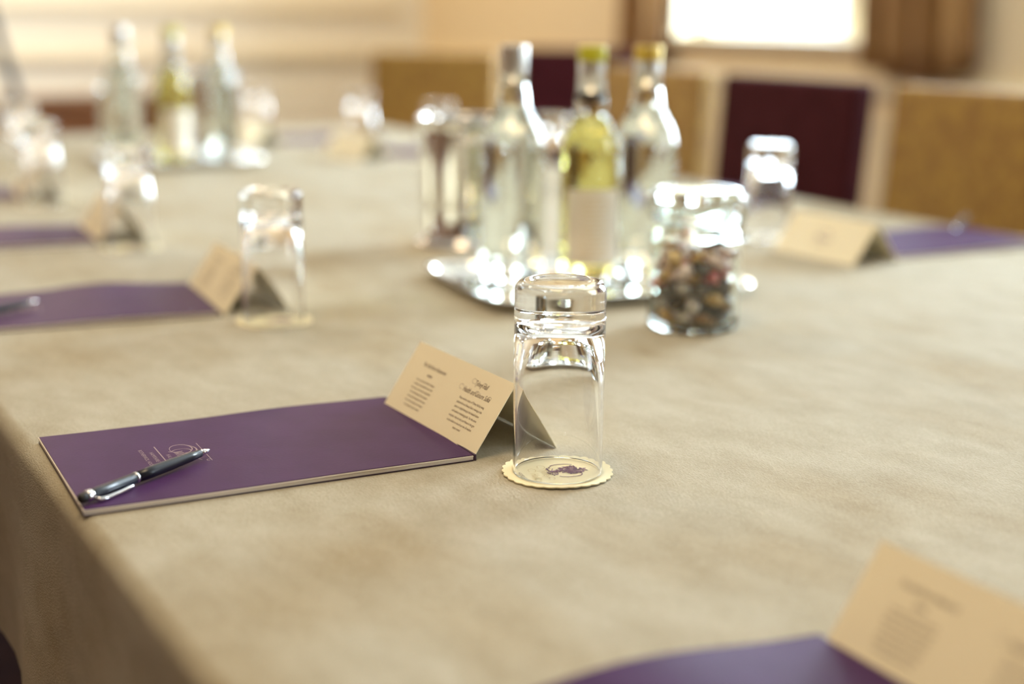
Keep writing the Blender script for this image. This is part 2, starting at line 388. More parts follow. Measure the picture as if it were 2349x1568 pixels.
# ------------------------------------------------------------------ writing pads
def lift_fn(curl):
    def f(x, y):            # gentle curl towards the spine and sag towards the table edge
        return curl[0]*math.exp(-((x-curl[1])/curl[2])**2)*(0.35+0.65*min(max(y/0.19, 0), 1))
    return f
def writing_pad(name_label, loc, rz, curl=(0.004, 0.2, 0.08), group='purple writing pads set out along the table', logo=True, L=0.294, W=0.188, sag=0.0, logo_flip=False):
    t = thing('writing_pad', name_label, 'writing pad', (loc[0], loc[1], T), rz, group)
    lf = lift_fn(curl); nx, ny = 36, 10
    def sheet(z0, z1, inset, lift, left_open=0.0):
        bm = bmesh.new(); gt = []; gb = []
        for i in range(nx+1):
            a = []; b = []
            for j in range(ny+1):
                x = inset+(L-inset-0.0012)*i/nx; y = inset+(W-2*inset)*j/ny
                z = lf(x, y)*lift + left_open*max(0, 1-x/0.06)**2
                a.append(bm.verts.new((x, y, z1+z))); b.append(bm.verts.new((x, y, z0+z)))
            gt.append(a); gb.append(b)
        for i in range(nx):
            for j in range(ny):
                bm.faces.new((gt[i][j], gt[i+1][j], gt[i+1][j+1], gt[i][j+1])); bm.faces.new((gb[i][j], gb[i][j+1], gb[i+1][j+1], gb[i+1][j]))
        for i in range(nx):
            bm.faces.new((gb[i][0], gb[i+1][0], gt[i+1][0], gt[i][0])); bm.faces.new((gb[i+1][ny], gb[i][ny], gt[i][ny], gt[i+1][ny]))
        for j in range(ny):
            bm.faces.new((gb[0][j+1], gb[0][j], gt[0][j], gt[0][j+1])); bm.faces.new((gb[nx][j], gb[nx][j+1], gt[nx][j+1], gt[nx][j]))
        return bm
    obj('back_cover', sheet(0.0004, 0.0011, 0, 0.0), 'purple_dark', t)
    obj('pages', sheet(0.0011, 0.0032, 0.0003, 0.25), 'paper', t)
    obj('page', sheet(0.0034, 0.0043, -0.0003, 0.9, 0.0003), 'paper', t)
    obj('cover', sheet(0.0045, 0.0049, 0.0006, 1.0, 0.0004), 'purple', t)
    bm = bmesh.new(); box(bm, (L+0.0006, W/2, 0.0026), (0.0022, W, 0.0052), bev=0.001); obj('spine', bm, 'purple_dark', t)
    if logo:
        # printed crest lettering: rows run along the short side, read from the table edge
        bm = bmesh.new()
        text_bm(bm, 'ROTHERWICK, HOOK', 0.0044, 0, -0.020, spacing=1.0)
        text_bm(bm, 'HAMPSHIRE', 0.0044, 0, -0.0135, spacing=1.15)
        ribbon(bm, [(-0.026, -0.0065), (0.026, -0.0065)], 0.0009, 0)
        text_bm(bm, 'HALL', 0.0045, 0.004, -0.0030, spacing=1.3)
        text_bm(bm, 'ylney', 0.0150, 0.004, 0.004, shear=0.4, wid=0.8)
        sp = arc_pts(-0.012, 0.011, 0.0115, 0.0085, 20, 330, 36); ribbon(bm, sp, [0.0004+0.0007*abs(sin(i/9)) for i in range(len(sp))], 0)
        sp = arc_pts(-0.006, 0.010, 0.006, 0.0075, -60, 240, 30); ribbon(bm, sp, [0.0004+0.0007*abs(sin(i/7)) for i in range(len(sp))], 0)
        sp = [(-0.018+0.04*k/20, 0.019+0.003*sin(k/20*2*pi)) for k in range(21)]; ribbon(bm, sp, [0.0004+0.0011*sin(pi*k/20) for k in range(21)], 0)
        ribbon(bm, [(-0.022, 0.0255), (0.026, 0.0255)], 0.0006, 0); sp = arc_pts(0.024, 0.0238, 0.002, 0.0018, 90, 360, 10); ribbon(bm, sp, 0.0006, 0)
        R = Matrix.Translation((0.083, 0.098, 0.0052)) @ Matrix.Rotation(-pi/2, 4, 'Z')
        bmesh.ops.transform(bm, matrix=R, verts=bm.verts[:])
        for v in bm.verts: v.co.z = 0.00505 + lf(v.co.x, v.co.y)
        o = obj('printed_logo', bm, 'foil', t); o['label'] = 'pale script logo lettering printed on the cover'
    return t
def pen(label, a, b, z, group='black stylus pens on the pads', roll=0.62):
    """a = stylus end, b = writing tip"""
    a = Vector(a); b = Vector(b); d = (b-a); Ln = d.length
    t = thing('pen', label, 'pen', (a.x, a.y, T+z), 0, group)
    t.rotation_mode = 'QUATERNION'; t.rotation_quaternion = Matrix.Rotation(atan2(d.y, d.x), 4, 'Z').to_quaternion() @ Euler((roll, 0, 0)).to_quaternion()
    RX = Matrix.Rotation(pi/2, 4, 'Y')
    def lt(name, prof, m, seg=32):
        bm = bmesh.new(); lathe(bm, prof, seg); bmesh.ops.transform(bm, matrix=RX, verts=bm.verts[:])
        return obj(name, bm, m, t, smooth=True)
    k = Ln/0.130
    lt('stylus_tip', smoothpts([(0, 0), (0.0024, 0.0006), (0.0037, 0.0028), (0.0038, 0.0052), (0.0034, 0.0072)], 4)+[(0, 0.0072)], 'rubber')
    lt('collar', [(0, 0.0068), (0.0040, 0.0068), (0.0043, 0.0078), (0.0043, 0.0110), (0.0040, 0.0116), (0, 0.0116)], 'chrome')
    lt('barrel', [(0, 0.0116), (0.0038, 0.0116), (0.0039, 0.014), (0.0040, 0.0525*k), (0, 0.0525*k)], 'black_lacquer')
    lt('ring', [(0, 0.0520*k), (0.0042, 0.0520*k), (0.0044, 0.0530*k), (0.0042, 0.0540*k), (0, 0.0540*k)], 'chrome')
    lt('barrel', [(0, 0.0540*k), (0.0041, 0.0540*k), (0.0044, 0.070*k), (0.0042, 0.09*k), (0.0036, 0.108*k), (0.0030, 0.1195*k), (0, 0.1195*k)], 'black_lacquer')
    lt('tip', [(0, 0.1193*k), (0.0029, 0.1193*k), (0.0022, 0.125*k), (0.0012, 0.1293*k), (0.0005, 0.130*k), (0, 0.130*k)], 'chrome')
    bm = bmesh.new()
    pts = [(0.012, -0.0042, 0.0010), (0.014, -0.0068, 0.0012), (0.020, -0.0074, 0.0012), (0.034, -0.0068, 0.0008), (0.0455, -0.0056, 0.0004), (0.0485, -0.0048, 0.0003)]
    tube(bm, pts, [0.0013, 0.0016, 0.0015, 0.0013, 0.0013, 0.0008], 10)
    obj('clip', bm, 'chrome', t, smooth=True)
    return t

writing_pad('purple writing pad in sharp focus beside the nearest upright folded card, pen on it', (0.2045, 0.937), -0.050, (0.0015, 0.20, 0.06))
writing_pad('purple writing pad at the bottom edge of the picture, cover bulging upwards', (0.2090, 0.379), -0.04, (0.012, 0.170, 0.085), W=0.178)
writing_pad('second purple writing pad in the left row, loose cover lifted near its spine', (0.204, 1.557), -0.11, (0.006, 0.19, 0.06), W=0.195)
writing_pad('third purple writing pad in the left row, behind the second one', (0.205, 2.112), -0.09, (0.003, 0.19, 0.06), W=0.19)
writing_pad('farthest purple writing pad on the left table edge', (0.205, 2.66), -0.08, (0.003, 0.19, 0.06), W=0.19)
writing_pad('lavender sheened purple pad on the right side of the table, beside the folded card', (1.475, 1.462), -0.045, (0.006, 0.2, 0.09), W=0.180, logo=False)
pen('black pen with chrome tip and clip lying on the nearest sharp pad', (0.2035, 0.945, 0), (0.3175, 1.013, 0), 0.0104)
pen('black pen on the second pad, cut by the left picture edge', (0.209, 1.578, 0), (0.320, 1.640, 0), 0.0125)
pen('blurred pen lying on the pad on the right side of the table', (1.838, 1.676, 0), (1.712, 1.583, 0), 0.0125)

# ------------------------------------------------------------------ folded tent cards
LINES_A = ['Come and enjoy the finest dining in', 'a setting of oak panelled charm with', 'views across the terrace and gardens.', 'Our chefs prepare fresh seasonal', 'menus each evening from the very', 'best of local produce and cheeses', 'to be enjoyed at your leisure.']
LINES_B = ['Enjoy another aspect of Tylney Hall by being', 'pampered in our Beauty Salon, relaxing in the', 'sauna or simply floating in the heated indoor', 'and outdoor swimming pools.  For the more', 'energetic, why not test your fitness in the gym', 'or join others on one of our two all weather', 'tennis courts?']
def tent_card(label, p0, p1, base=0.077, h=0.056, full=True, group='cream folded tent cards', mirror=False):
    """p0 = near end, p1 = far end of the foot of the visible face; the card stands to the right of that line"""
    p0 = Vector((*p0, 0)); p1 = Vector((*p1, 0)); d = p1-p0; Ln = d.length
    t = thing('tent_card', label, 'folded card', (p0.x, p0.y, T), atan2(d.y, d.x)-pi/2, group)
    th = 0.0005; sl = sqrt((base/2)**2+h*h)
    # local: y along the ridge, x across; front face foot at x=0
    bm = bmesh.new(); n = 12; cols = []
    pr = []
    for i in range(n+1):
        k = i/n; pr.append((base/2*k, h*k))
    for i in range(1, n+1):
        k = i/n; pr.append((base/2+base/2*k + 0.0012*sin(pi*k), h*(1-k) + 0.0006*sin(pi*k)))
    inner = [(x + (th if i < n else (0 if i == n else -th)), z - (th*0.7 if i != 0 and i != 2*n else 0)) for i, (x, z) in enumerate(pr)]
    ring = pr+inner[::-1]
    A = [bm.verts.new((x, 0, z+0.0004)) for x, z in ring]; B = [bm.verts.new((x, Ln, z+0.0004)) for x, z in ring]
    m = len(ring)
    for i in range(m): bm.faces.new((A[i], A[(i+1) % m], B[(i+1) % m], B[i]))
    for i in range(len(pr)-1):
        for V in (A, B): bm.faces.new((V[i], V[i+1], V[m-2-i], V[m-1-i]))
    obj('folded_sheet', bm, 'card', t)
    # printing on the visible face: u runs from the far end to the near end, v up the slope
    ux = Vector((0, -1, 0)); vx = Vector((base/2, 0, h)).normalized(); nx = Vector((-h, 0, base/2)).normalized()
    o0 = Vector((0, Ln, 0.0004)) + nx*0.00012
    FR = Matrix(((ux.x, vx.x, nx.x, o0.x), (ux.y, vx.y, nx.y, o0.y), (ux.z, vx.z, nx.z, o0.z), (0, 0, 0, 1)))
    def put(s, size, u, v, **k): text_bm(bm, s, size, u, v, **k)
    def done():
        bmesh.ops.transform(bm, matrix=FR, verts=bm.verts[:]); obj('printed_text', bm, 'ink_purple' if not full else 'ink', t)
    bm = bmesh.new()
    if full:
        c1, c2 = Ln*0.27, Ln*0.745
        put('The Oak Room Restaurant', 0.0052, c1+0.001, sl*0.735, shear=0.35, wid=0.72)
        for s in (-1, 1): ribbon(bm, arc_pts(c1+s*0.0022, sl*0.635+0.0006, 0.002, 0.0007, 0, 360, 12), 0.0006, 0)
        for i, s in enumerate(LINES_A): put(s, 0.0028, c1-0.001, sl*(0.54-0.058*i), wid=0.84)
        done(); bm = bmesh.new()
        put('Tylney Hall', 0.0064, c2, sl*0.79, shear=0.35, wid=0.72); put('Health and Leisure Suite', 0.0064, c2, sl*0.67, shear=0.35, wid=0.70)
        for (x, y, r) in ((c2-0.0125, sl*0.83, 0.003), (c2+0.0045, sl*0.83, 0.0028), (c2-0.026, sl*0.71, 0.003), (c2+0.0005, sl*0.71, 0.0026), (c2+0.0205, sl*0.71, 0.0026)):
            ribbon(bm, arc_pts(x, y, r, r*0.7, 10, 300, 18), 0.00022, 0)
        for i, s in enumerate(LINES_B): put(s, 0.0029, c2, sl*(0.575-0.06*i), wid=0.78)
        done()
    else:
        c1 = Ln*0.5
        ribbon(bm, arc_pts(c1, sl*0.55, 0.010, 0.007, 0, 330, 24), 0.0012, 0)
        put('Tylney Hall', 0.010, c1, sl*0.42, shear=0.35, wid=0.7)
        put('HAMPSHIRE', 0.004, c1, sl*0.30)
        done()
    return t
tent_card('sharply focused cream folded card with two printed columns, behind the glass', (0.4965, 0.924), (0.4960, 1.090))
tent_card('large blurred cream folded card in the bottom right corner', (0.5055, 0.372), (0.5065, 0.538))
tent_card('cream folded card beside the second purple pad in the left row', (0.505, 1.532), (0.512, 1.700))
tent_card('cream folded card beside the third purple pad in the left row', (0.500, 2.092), (0.510, 2.258))
tent_card('faint cream folded card beside the farthest left purple pad', (0.497, 2.62), (0.508, 2.785))
tent_card('cream folded card with small crest on the right side of the table', (1.374, 1.447), (1.368, 1.612), base=0.086, full=False)
tent_card('blurred cream folded card far back between the bottle groups, nearer of two', (1.33, 3.02), (1.30, 3.18), full=False)
tent_card('blurred cream folded card far back between the bottle groups, farther of two', (1.22, 3.43), (1.20, 3.59), full=False)
for (x, y, lb) in ((1.44, 3.06, 'blurred purple pad far back beside the nearer distant card'), (1.33, 3.48, 'blurred purple pad far back beside the farther distant card'), (1.485, 2.06, 'purple pad on the right table edge, seen through the far glass')):
    writing_pad(lb, (x, y), -0.02, (0.005, 0.2, 0.08), logo=False)

# ------------------------------------------------------------------ upturned tumblers and coasters
def lathe_shell(prof_out, prof_in, seg=96):
    """outer from rim to axis, inner from axis to rim: two skins joined at the rim"""
    bm = bmesh.new()
    def ring(r, z): return [bm.verts.new((0, 0, z))] if r < 1e-7 else [bm.verts.new((r*cos(2*pi*i/seg), r*sin(2*pi*i/seg), z)) for i in range(seg)]
    def join(a, b):
        for i in range(seg):
            j = (i+1) % seg
            if len(a) == 1: bm.faces.new((a[0], b[i], b[j]))
            elif len(b) == 1: bm.faces.new((a[i], a[j], b[0]))
            else: bm.faces.new((a[i], a[j], b[j], b[i]))
    A = [ring(*p) for p in prof_out]; B = [ring(*p) for p in prof_in]
    for a, b in zip(A, A[1:]): join(a, b)
    for a, b in zip(B, B[1:]): join(a, b)
    join(B[-1], A[0]); return bm
def make_tumbler():
    t = thing('tumbler', '', 'glass')
    R = 0.0337
    out = [(R-0.0009, 0.0003), (R-0.0002, 0.0010), (R, 0.004), (R, 0.03), (R, 0.08), (R, 0.1165), (R+0.0002, 0.1182), (R, 0.120), (R, 0.1375), (R-0.0007, 0.1412), (R-0.0030, 0.1444), (R-0.0062, 0.1455), (R-0.0105, 0.1452), (R-0.0140, 0.1442), (0.012, 0.1434), (0, 0.1432)]
    inn = [(0, 0.1185), (0.009, 0.1180), (0.017, 0.1155), (0.0225, 0.1110), (0.0258, 0.1040), (0.0283, 0.0920), (0.0300, 0.0780), (0.0311, 0.0600), (0.0319, 0.0300), (0.0321, 0.0040), (R-0.0013, 0.0005)]
    obj('glass_body', lathe_shell(smoothpts(out, 3), smoothpts(inn, 4)), 'glass', t, smooth=True)
    return t
def make_coaster():
    t = thing('coaster', '', 'coaster')
    bm = bmesh.new(); N_ = 28; seg = N_*8; R = 0.0420; rs = [0, 0.012, 0.024, 0.031, 0.0335, 0.0362, 1.0]
    def zz(r, a):
        lift = 0.0
        if r > 0.03:
            k = (r-0.03)/0.01
            lift = 0.0010*k*(0.5+0.5*sin(a*3+0.6)) + 0.0004*k
        return lift + (0.0003*math.exp(-((r-0.0345)/0.0008)**2))
    def mk(dz):
        rings = []
        for r in rs:
            if r == 0: rings.append([bm.verts.new((0, 0, dz))]); continue
            row = []
            for i in range(seg):
                a = 2*pi*i/seg
                rr = r if r < 0.9 else R - 0.0016*(1-abs(sin(N_*a/2)))
                row.append(bm.verts.new((rr*cos(a), rr*sin(a), dz+zz(rr, a))))
            rings.append(row)
        return rings
    up = mk(0.0011); dn = mk(0.0002)
    for G in (up, dn):
        for a, b in zip(G, G[1:]):
            for i in range(seg):
                j = (i+1) % seg
                if len(a) == 1: bm.faces.new((a[0], b[i], b[j]))
                else: bm.faces.new((a[i], a[j], b[j], b[i]))
    for i in range(seg): bm.faces.new((up[-1][i], dn[-1][i], dn[-1][(i+1) % seg], up[-1][(i+1) % seg]))
    obj('scalloped_disc', bm, 'coaster', t)
    bm = bmesh.new()
    ribbon(bm, arc_pts(0, 0, 0.0328, 0.0328, 0, 360, 90), 0.00035, 0); obj('printed_ring', bm, 'ink_gold', t, loc=(0, 0, 0.00145))
    # plum emblem: a leafy tree growing from a scrolled base (pattern of small leaves)
    rnd = random.Random(11); bm = bmesh.new()
    def leaf(x, y, l, a, wd=0.45):
        pts = [(0, 0), (l*0.5, l*wd*0.5), (l, 0), (l*0.5, -l*wd*0.5)]
        bm.faces.new([bm.verts.new((x+p*cos(a)-q*sin(a), y+p*sin(a)+q*cos(a), 0)) for p, q in pts])
    ribbon(bm, [(0.0, -0.012), (0.0005, -0.004), (0.0, 0.004)], [0.0035, 0.002, 0.0012], 0)
    for k in range(130):
        a = rnd.uniform(0, 2*pi); r = 0.0095*sqrt(rnd.random()); leaf(r*cos(a)*0.85, 0.004+r*sin(a), rnd.uniform(0.0028, 0.005), rnd.uniform(0, 6.3))
    for k in range(26):
        leaf(rnd.uniform(-0.009, 0.009), -0.011+rnd.uniform(-0.003, 0.003), rnd.uniform(0.002, 0.0045), rnd.uniform(-0.5, 0.5)+(pi if rnd.random() < 0.5 else 0))
    for s in (-1, 1): ribbon(bm, arc_pts(s*0.011, 0.0, 0.004, 0.009, 100, 260 if s < 0 else -80, 14), 0.0009, 0)
    bmesh.ops.transform(bm, matrix=Matrix.Translation((0.007, 0.0, 0)) @ Matrix.Rotation(-pi/2-0.1, 4, 'Z'), verts=bm.verts[:])
    obj('printed_emblem', bm, 'ink_purple', t, loc=(0, 0, 0.00150))
    bm = bmesh.new()
    text_bm(bm, 'Tylney', 0.0085, 0, 0.0, shear=0.4, wid=0.85); text_bm(bm, 'Hall', 0.0085, 0.004, -0.0085, shear=0.4, wid=0.85)
    for (x, y, r) in ((-0.014, 0.004, 0.004), (0.013, 0.004, 0.003), (-0.008, -0.005, 0.004), (0.012, -0.006, 0.003)): ribbon(bm, arc_pts(x, y, r, r*0.7, 0, 300, 16), 0.0005, 0)
    bmesh.ops.transform(bm, matrix=Matrix.Translation((-0.013, 0.0, 0)) @ Matrix.Rotation(-pi/2-0.1, 4, 'Z'), verts=bm.verts[:])
    obj('printed_script', bm, 'ink_gold', t, loc=(0, 0, 0.00148))
    bm = bmesh.new(); text_bm(bm, 'HAMPSHIRE', 0.0032, 0, 0)
    bmesh.ops.transform(bm, matrix=Matrix.Translation((-0.0285, 0.0, 0)) @ Matrix.Rotation(-pi/2, 4, 'Z'), verts=bm.verts[:])
    obj('printed_lettering', bm, 'ink', t, loc=(0, 0, 0.00146))
    return t
tum = make_tumbler(); coa = make_coaster(); first = [True]
SP = [  # x, y, coaster?, glass label, coaster label
 (0.5395, 0.868, 1, 'sharp upturned clear tumbler in the centre foreground on its coaster', 'sharply focused cream scalloped paper coaster under the foreground tumbler'),
 (0.540, 1.470, 1, 'upturned tumbler beside the folded card of the second left place', 'cream coaster under the tumbler at the second left place'),
 (0.533, 2.030, 1, 'blurred upturned tumbler at the third left place', 'blurred cream coaster under the tumbler at the third left place'),
 (0.524, 2.570, 1, 'blurred upturned tumbler at the fourth left place', 'blurred cream coaster under the tumbler at the fourth left place'),
 (0.600, 3.100, 1, 'very blurred upturned tumbler cut by the left picture edge', 'blurred coaster under the tumbler at the left picture edge'),
 (1.430, 1.700, 1, 'upturned tumbler with glowing white base in front of the burgundy chair', 'pale coaster under the tumbler in front of the burgundy chair'),
 (1.450, 2.370, 0, 'blurred upturned tumbler half hidden behind the silver-capped water bottle', ''),
 (1.430, 2.820, 0, 'blurred upturned tumbler just behind the ice bucket rim', ''),
 (1.425, 3.230, 0, 'blurred upturned tumbler standing before the cream wall near the gold chair', ''),
 (1.300, 3.620, 0, 'blurred upturned tumbler beyond the distant ice bucket', ''),
]
for k, (x, y, c, gl, cl) in enumerate(SP):
    z = T + (0.0016 if c else 0.0003); rz = 0.3*k
    if k == 0: tum.location = (x, y, z); tum['label'] = gl; tum['group'] = 'upturned tumblers on the table'
    else: dup(tum, (x, y, z), rz, gl)
    if c:
        if k == 0: coa.location = (x, y, T); coa.rotation_euler = (0, 0, -0.12); coa['label'] = cl; coa['group'] = 'paper coasters under the tumblers'
        else: dup(coa, (x, y, T), 0.2*k, cl)

# ------------------------------------------------------------------ bottles
def make_bottle(kind):
    nm = {'silver': 'water_bottle', 'gold': 'water_bottle', 'cordial': 'cordial_bottle'}[kind]
    t = thing(nm, '', 'bottle')
    R = 0.0410 if kind != 'cordial' else 0.0370
    sh = 0.187 if kind != 'cordial' else 0.183
    out = [(0, 0.004), (R*0.55, 0.003), (R*0.8, 0.0004), (R*0.93, 0.0012), (R, 0.006), (R, 0.03), (R, 0.10), (R, sh-0.018), (R*0.97, sh-0.006), (R*0.83, sh+0.012), (R*0.56, sh+0.032), (0.0200, sh+0.050), (0.0172, sh+0.066), (0.0162, 0.262), (0.0162, 0.282), (0.0164, 0.293)]
    wl = 0.0022
    inn = [(0.0135, 0.293), (0.0137, 0.262), (0.0148, sh+0.066), (0.0176, sh+0.050), (R*0.56-wl, sh+0.030), (R*0.83-wl, sh+0.010), (R*0.97-wl, sh-0.008), (R-wl, sh-0.02), (R-wl, 0.10), (R-wl, 0.03), (R-wl, 0.011), (R*0.8, 0.0065), (R*0.5, 0.008), (0, 0.009)]
    bm = lathe_shell(smoothpts(out, 3)[::-1], smoothpts(inn, 3)[::-1], 72)
    obj('glass_body', bm, 'bottle_glass', t, smooth=True)
    # drink inside, slightly sunk into the glass so no air film shows
    e = 0.0003; lvl = sh+0.038 if kind != 'cordial' else sh+0.030
    lq = [(0, 0.0088)] + [(r+e, z) for r, z in smoothpts(inn, 3)[::-1] if 0.009 < z < lvl and r > 0.003]
    rr = [r for r, z in smoothpts(inn, 3)[::-1] if z < lvl][-1]
    lq += [(rr+e, lvl), (0, lvl)]
    bm = bmesh.new(); lathe(bm, lq, 72); obj('drink', bm, 'water' if kind != 'cordial' else 'cordial', t, smooth=False)
    # cap and neck sleeve
    c = {'silver': 'cap_silver', 'gold': 'cap_gold', 'cordial': 'cap_green'}[kind]
    bm = bmesh.new(); cz = 0.2815
    lathe(bm, [(0, 0.3005), (0.0160, 0.3005), (0.0177, 0.2992), (0.0179, 0.296), (0.0179, cz), (0.0172, cz-0.0005), (0.0163, cz)], 48)
    obj('cap', bm, c, t, smooth=False)
    zl = {'silver': 0.252, 'gold': 0.246, 'cordial': 0.232}[kind]
    bm = bmesh.new(); r0 = 0.0164
    lathe(bm, [(r0+0.0012, cz-0.001), (r0+0.0008, 0.27), (r0+0.0009 if zl > 0.25 else r0+0.0022, zl), (r0-0.0001, zl)], 48)
    obj('neck_sleeve', bm, 'cap_silver', t, smooth=True)
    # label
    def lab(z0, z1, a0, a1, m, name):
        bm = bmesh.new(); n = 40; g = []
        for i in range(n+1):
            a = radians(a0+(a1-a0)*i/n); g.append([bm.verts.new(((R+d)*cos(a), (R+d)*sin(a), z)) for z, d in ((z0, 0.0002), (z1, 0.0002), (z1, 0.0004), (z0, 0.0004))])
        for i in range(n):
            for k in range(4): bm.faces.new((g[i][k], g[i+1][k], g[i+1][(k+1) % 4], g[i][(k+1) % 4]))
        bm.faces.new(g[0]); bm.faces.new(g[-1][::-1])
        return obj(name, bm, m, t, smooth=False)
    if kind == 'cordial':
        lb = lab(0.026, 0.122, -62, 62, 'label', 'label')
        bm = bmesh.new(); z = 0.112
        for k in range(14):
            n = 16; hw = 24 if k % 5 else 14; pr = []
            for i in range(n+1):
                a = radians(-hw+2*hw*i/n); pr.append((a, z))
            for i in range(n):
                if k % 5 == 0 or (i*7+k*3) % 6:
                    bm.faces.new([bm.verts.new(((R+0.0005)*cos(a), (R+0.0005)*sin(a), zz)) for a, zz in ((pr[i][0], z), (pr[i+1][0], z), (pr[i+1][0], z+0.0016), (pr[i][0], z+0.0016))])
            z -= 0.006
        obj('label_text', bm, 'ink_gold', t)
    else:
        pass
    for ch in COL.objects:
        if ch.parent == t: ch.scale = (1, 1, 0.978)
    return t
b_silver = make_bottle('silver'); b_cord = make_bottle('cordial'); b_gold = make_bottle('gold')
ZT = T+0.0042                       # inside of the trays
G = 'bottles on the silver trays'
for o, loc, rz, lb in ((b_silver, (0.8985, 1.566, ZT), 0.3, 'clear water bottle with silver cap on the nearer tray'),
                       (b_cord, (0.980, 1.512, ZT), -1.9, 'pale yellow cordial bottle with cream label on the nearer tray'),
                       (b_gold, (1.070, 1.520, ZT), 0.9, 'clear water bottle with gold cap on the nearer tray')):
    o.location = loc; o.rotation_euler = (0, 0, rz); o['label'] = lb; o['group'] = G
dup(b_silver, (0.832, 3.180, ZT), 0.3, 'blurred clear water bottle, leftmost of the distant bottle group')
dup(b_cord, (0.930, 3.130, ZT), -1.6, 'blurred yellow cordial bottle in the middle of the distant bottle group')
dup(b_gold, (1.060, 3.200, ZT), 0.9, 'blurred clear water bottle with gold cap, rightmost of the distant bottle group')

# ------------------------------------------------------------------ trays
def make_tray(w, l, rc=0.04):
    t = thing('serving_tray', '', 'tray')
    def outline(off, z):
        pts = []; hw, hl = w/2+off, l/2+off; r = max(rc+off, 0.004)
        for cx, cy, a0 in ((hw-r, hl-r, 0), (-hw+r, hl-r, 90), (-hw+r, -hl+r, 180), (hw-r, -hl+r, 270)):
            for i in range(13):
                a = radians(a0+90*i/12); pts.append((cx+r*cos(a), cy+r*sin(a), z))
        return pts
    bm = bmesh.new()
    def skin(levels):
        R_ = [[bm.verts.new(p) for p in outline(o_, z)] for o_, z in levels]
        for a, b in zip(R_, R_[1:]):
            n = len(a)
            for i in range(n): bm.faces.new((a[i], a[(i+1) % n], b[(i+1) % n], b[i]))
        return R_
    R_ = skin([(-0.016, 0.0032), (-0.013, 0.0034), (-0.009, 0.006), (-0.004, 0.0125), (0.000, 0.0150), (0.004, 0.0155), (0.0055, 0.0145), (0.004, 0.0132), (-0.001, 0.0122), (-0.006, 0.0055), (-0.012, 0.0010), (-0.016, 0.0006)])
    bm.faces.new(R_[0]); bm.faces.new(R_[-1][::-1])
    obj('tray_body', bm, 'silver', t, smooth=False)
    return t
tray = make_tray(0.348, 0.285); tray.location = (0.968, 1.500, T); tray.rotation_euler = (0, 0, -0.13)
tray['label'] = 'shiny silver tray with rounded corners under the nearer three bottles'; tray['group'] = 'silver serving trays'
dup(tray, (0.945, 3.175, T), -0.1, 'blurred silver tray under the distant bottle group')

# ------------------------------------------------------------------ ice buckets
def make_bucket():
    t = thing('ice_bucket', '', 'ice bucket')
    out = [(0.066, 0.186), (0.0685, 0.189), (0.0700, 0.187), (0.0695, 0.184), (0.0675, 0.182), (0.0665, 0.170), (0.064, 0.06), (0.0635, 0.016), (0.0655, 0.012), (0.070, 0.009), (0.0725, 0.004), (0.0725, 0.0006), (0, 0.0006)]
    inn = [(0, 0.012), (0.055, 0.012), (0.061, 0.02), (0.062, 0.06), (0.0645, 0.170), (0.0652, 0.183)]
    bm = lathe_shell(out, inn, 80); obj('bucket_body', bm, 'steel', t, smooth=True)
    for s in (-1, 1):
        bm = bmesh.new(); tube(bm, [(s*0.066, -0.018, 0.158), (s*0.079, -0.018, 0.158), (s*0.083, 0, 0.158), (s*0.079, 0.018, 0.158), (s*0.066, 0.018, 0.158)], 0.0028, 10)
        obj('handle', bm, 'steel', t, smooth=True)
    return t
bk = make_bucket(); bk.location = (0.985, 1.862, T); bk.rotation_euler = (0, 0, 1.2)
bk['label'] = 'polished steel ice bucket standing behind the nearer silver tray'; bk['group'] = 'steel ice buckets'
dup(bk, (1.115, 3.43, T), 0.5, 'blurred steel ice bucket in the distant bottle group')

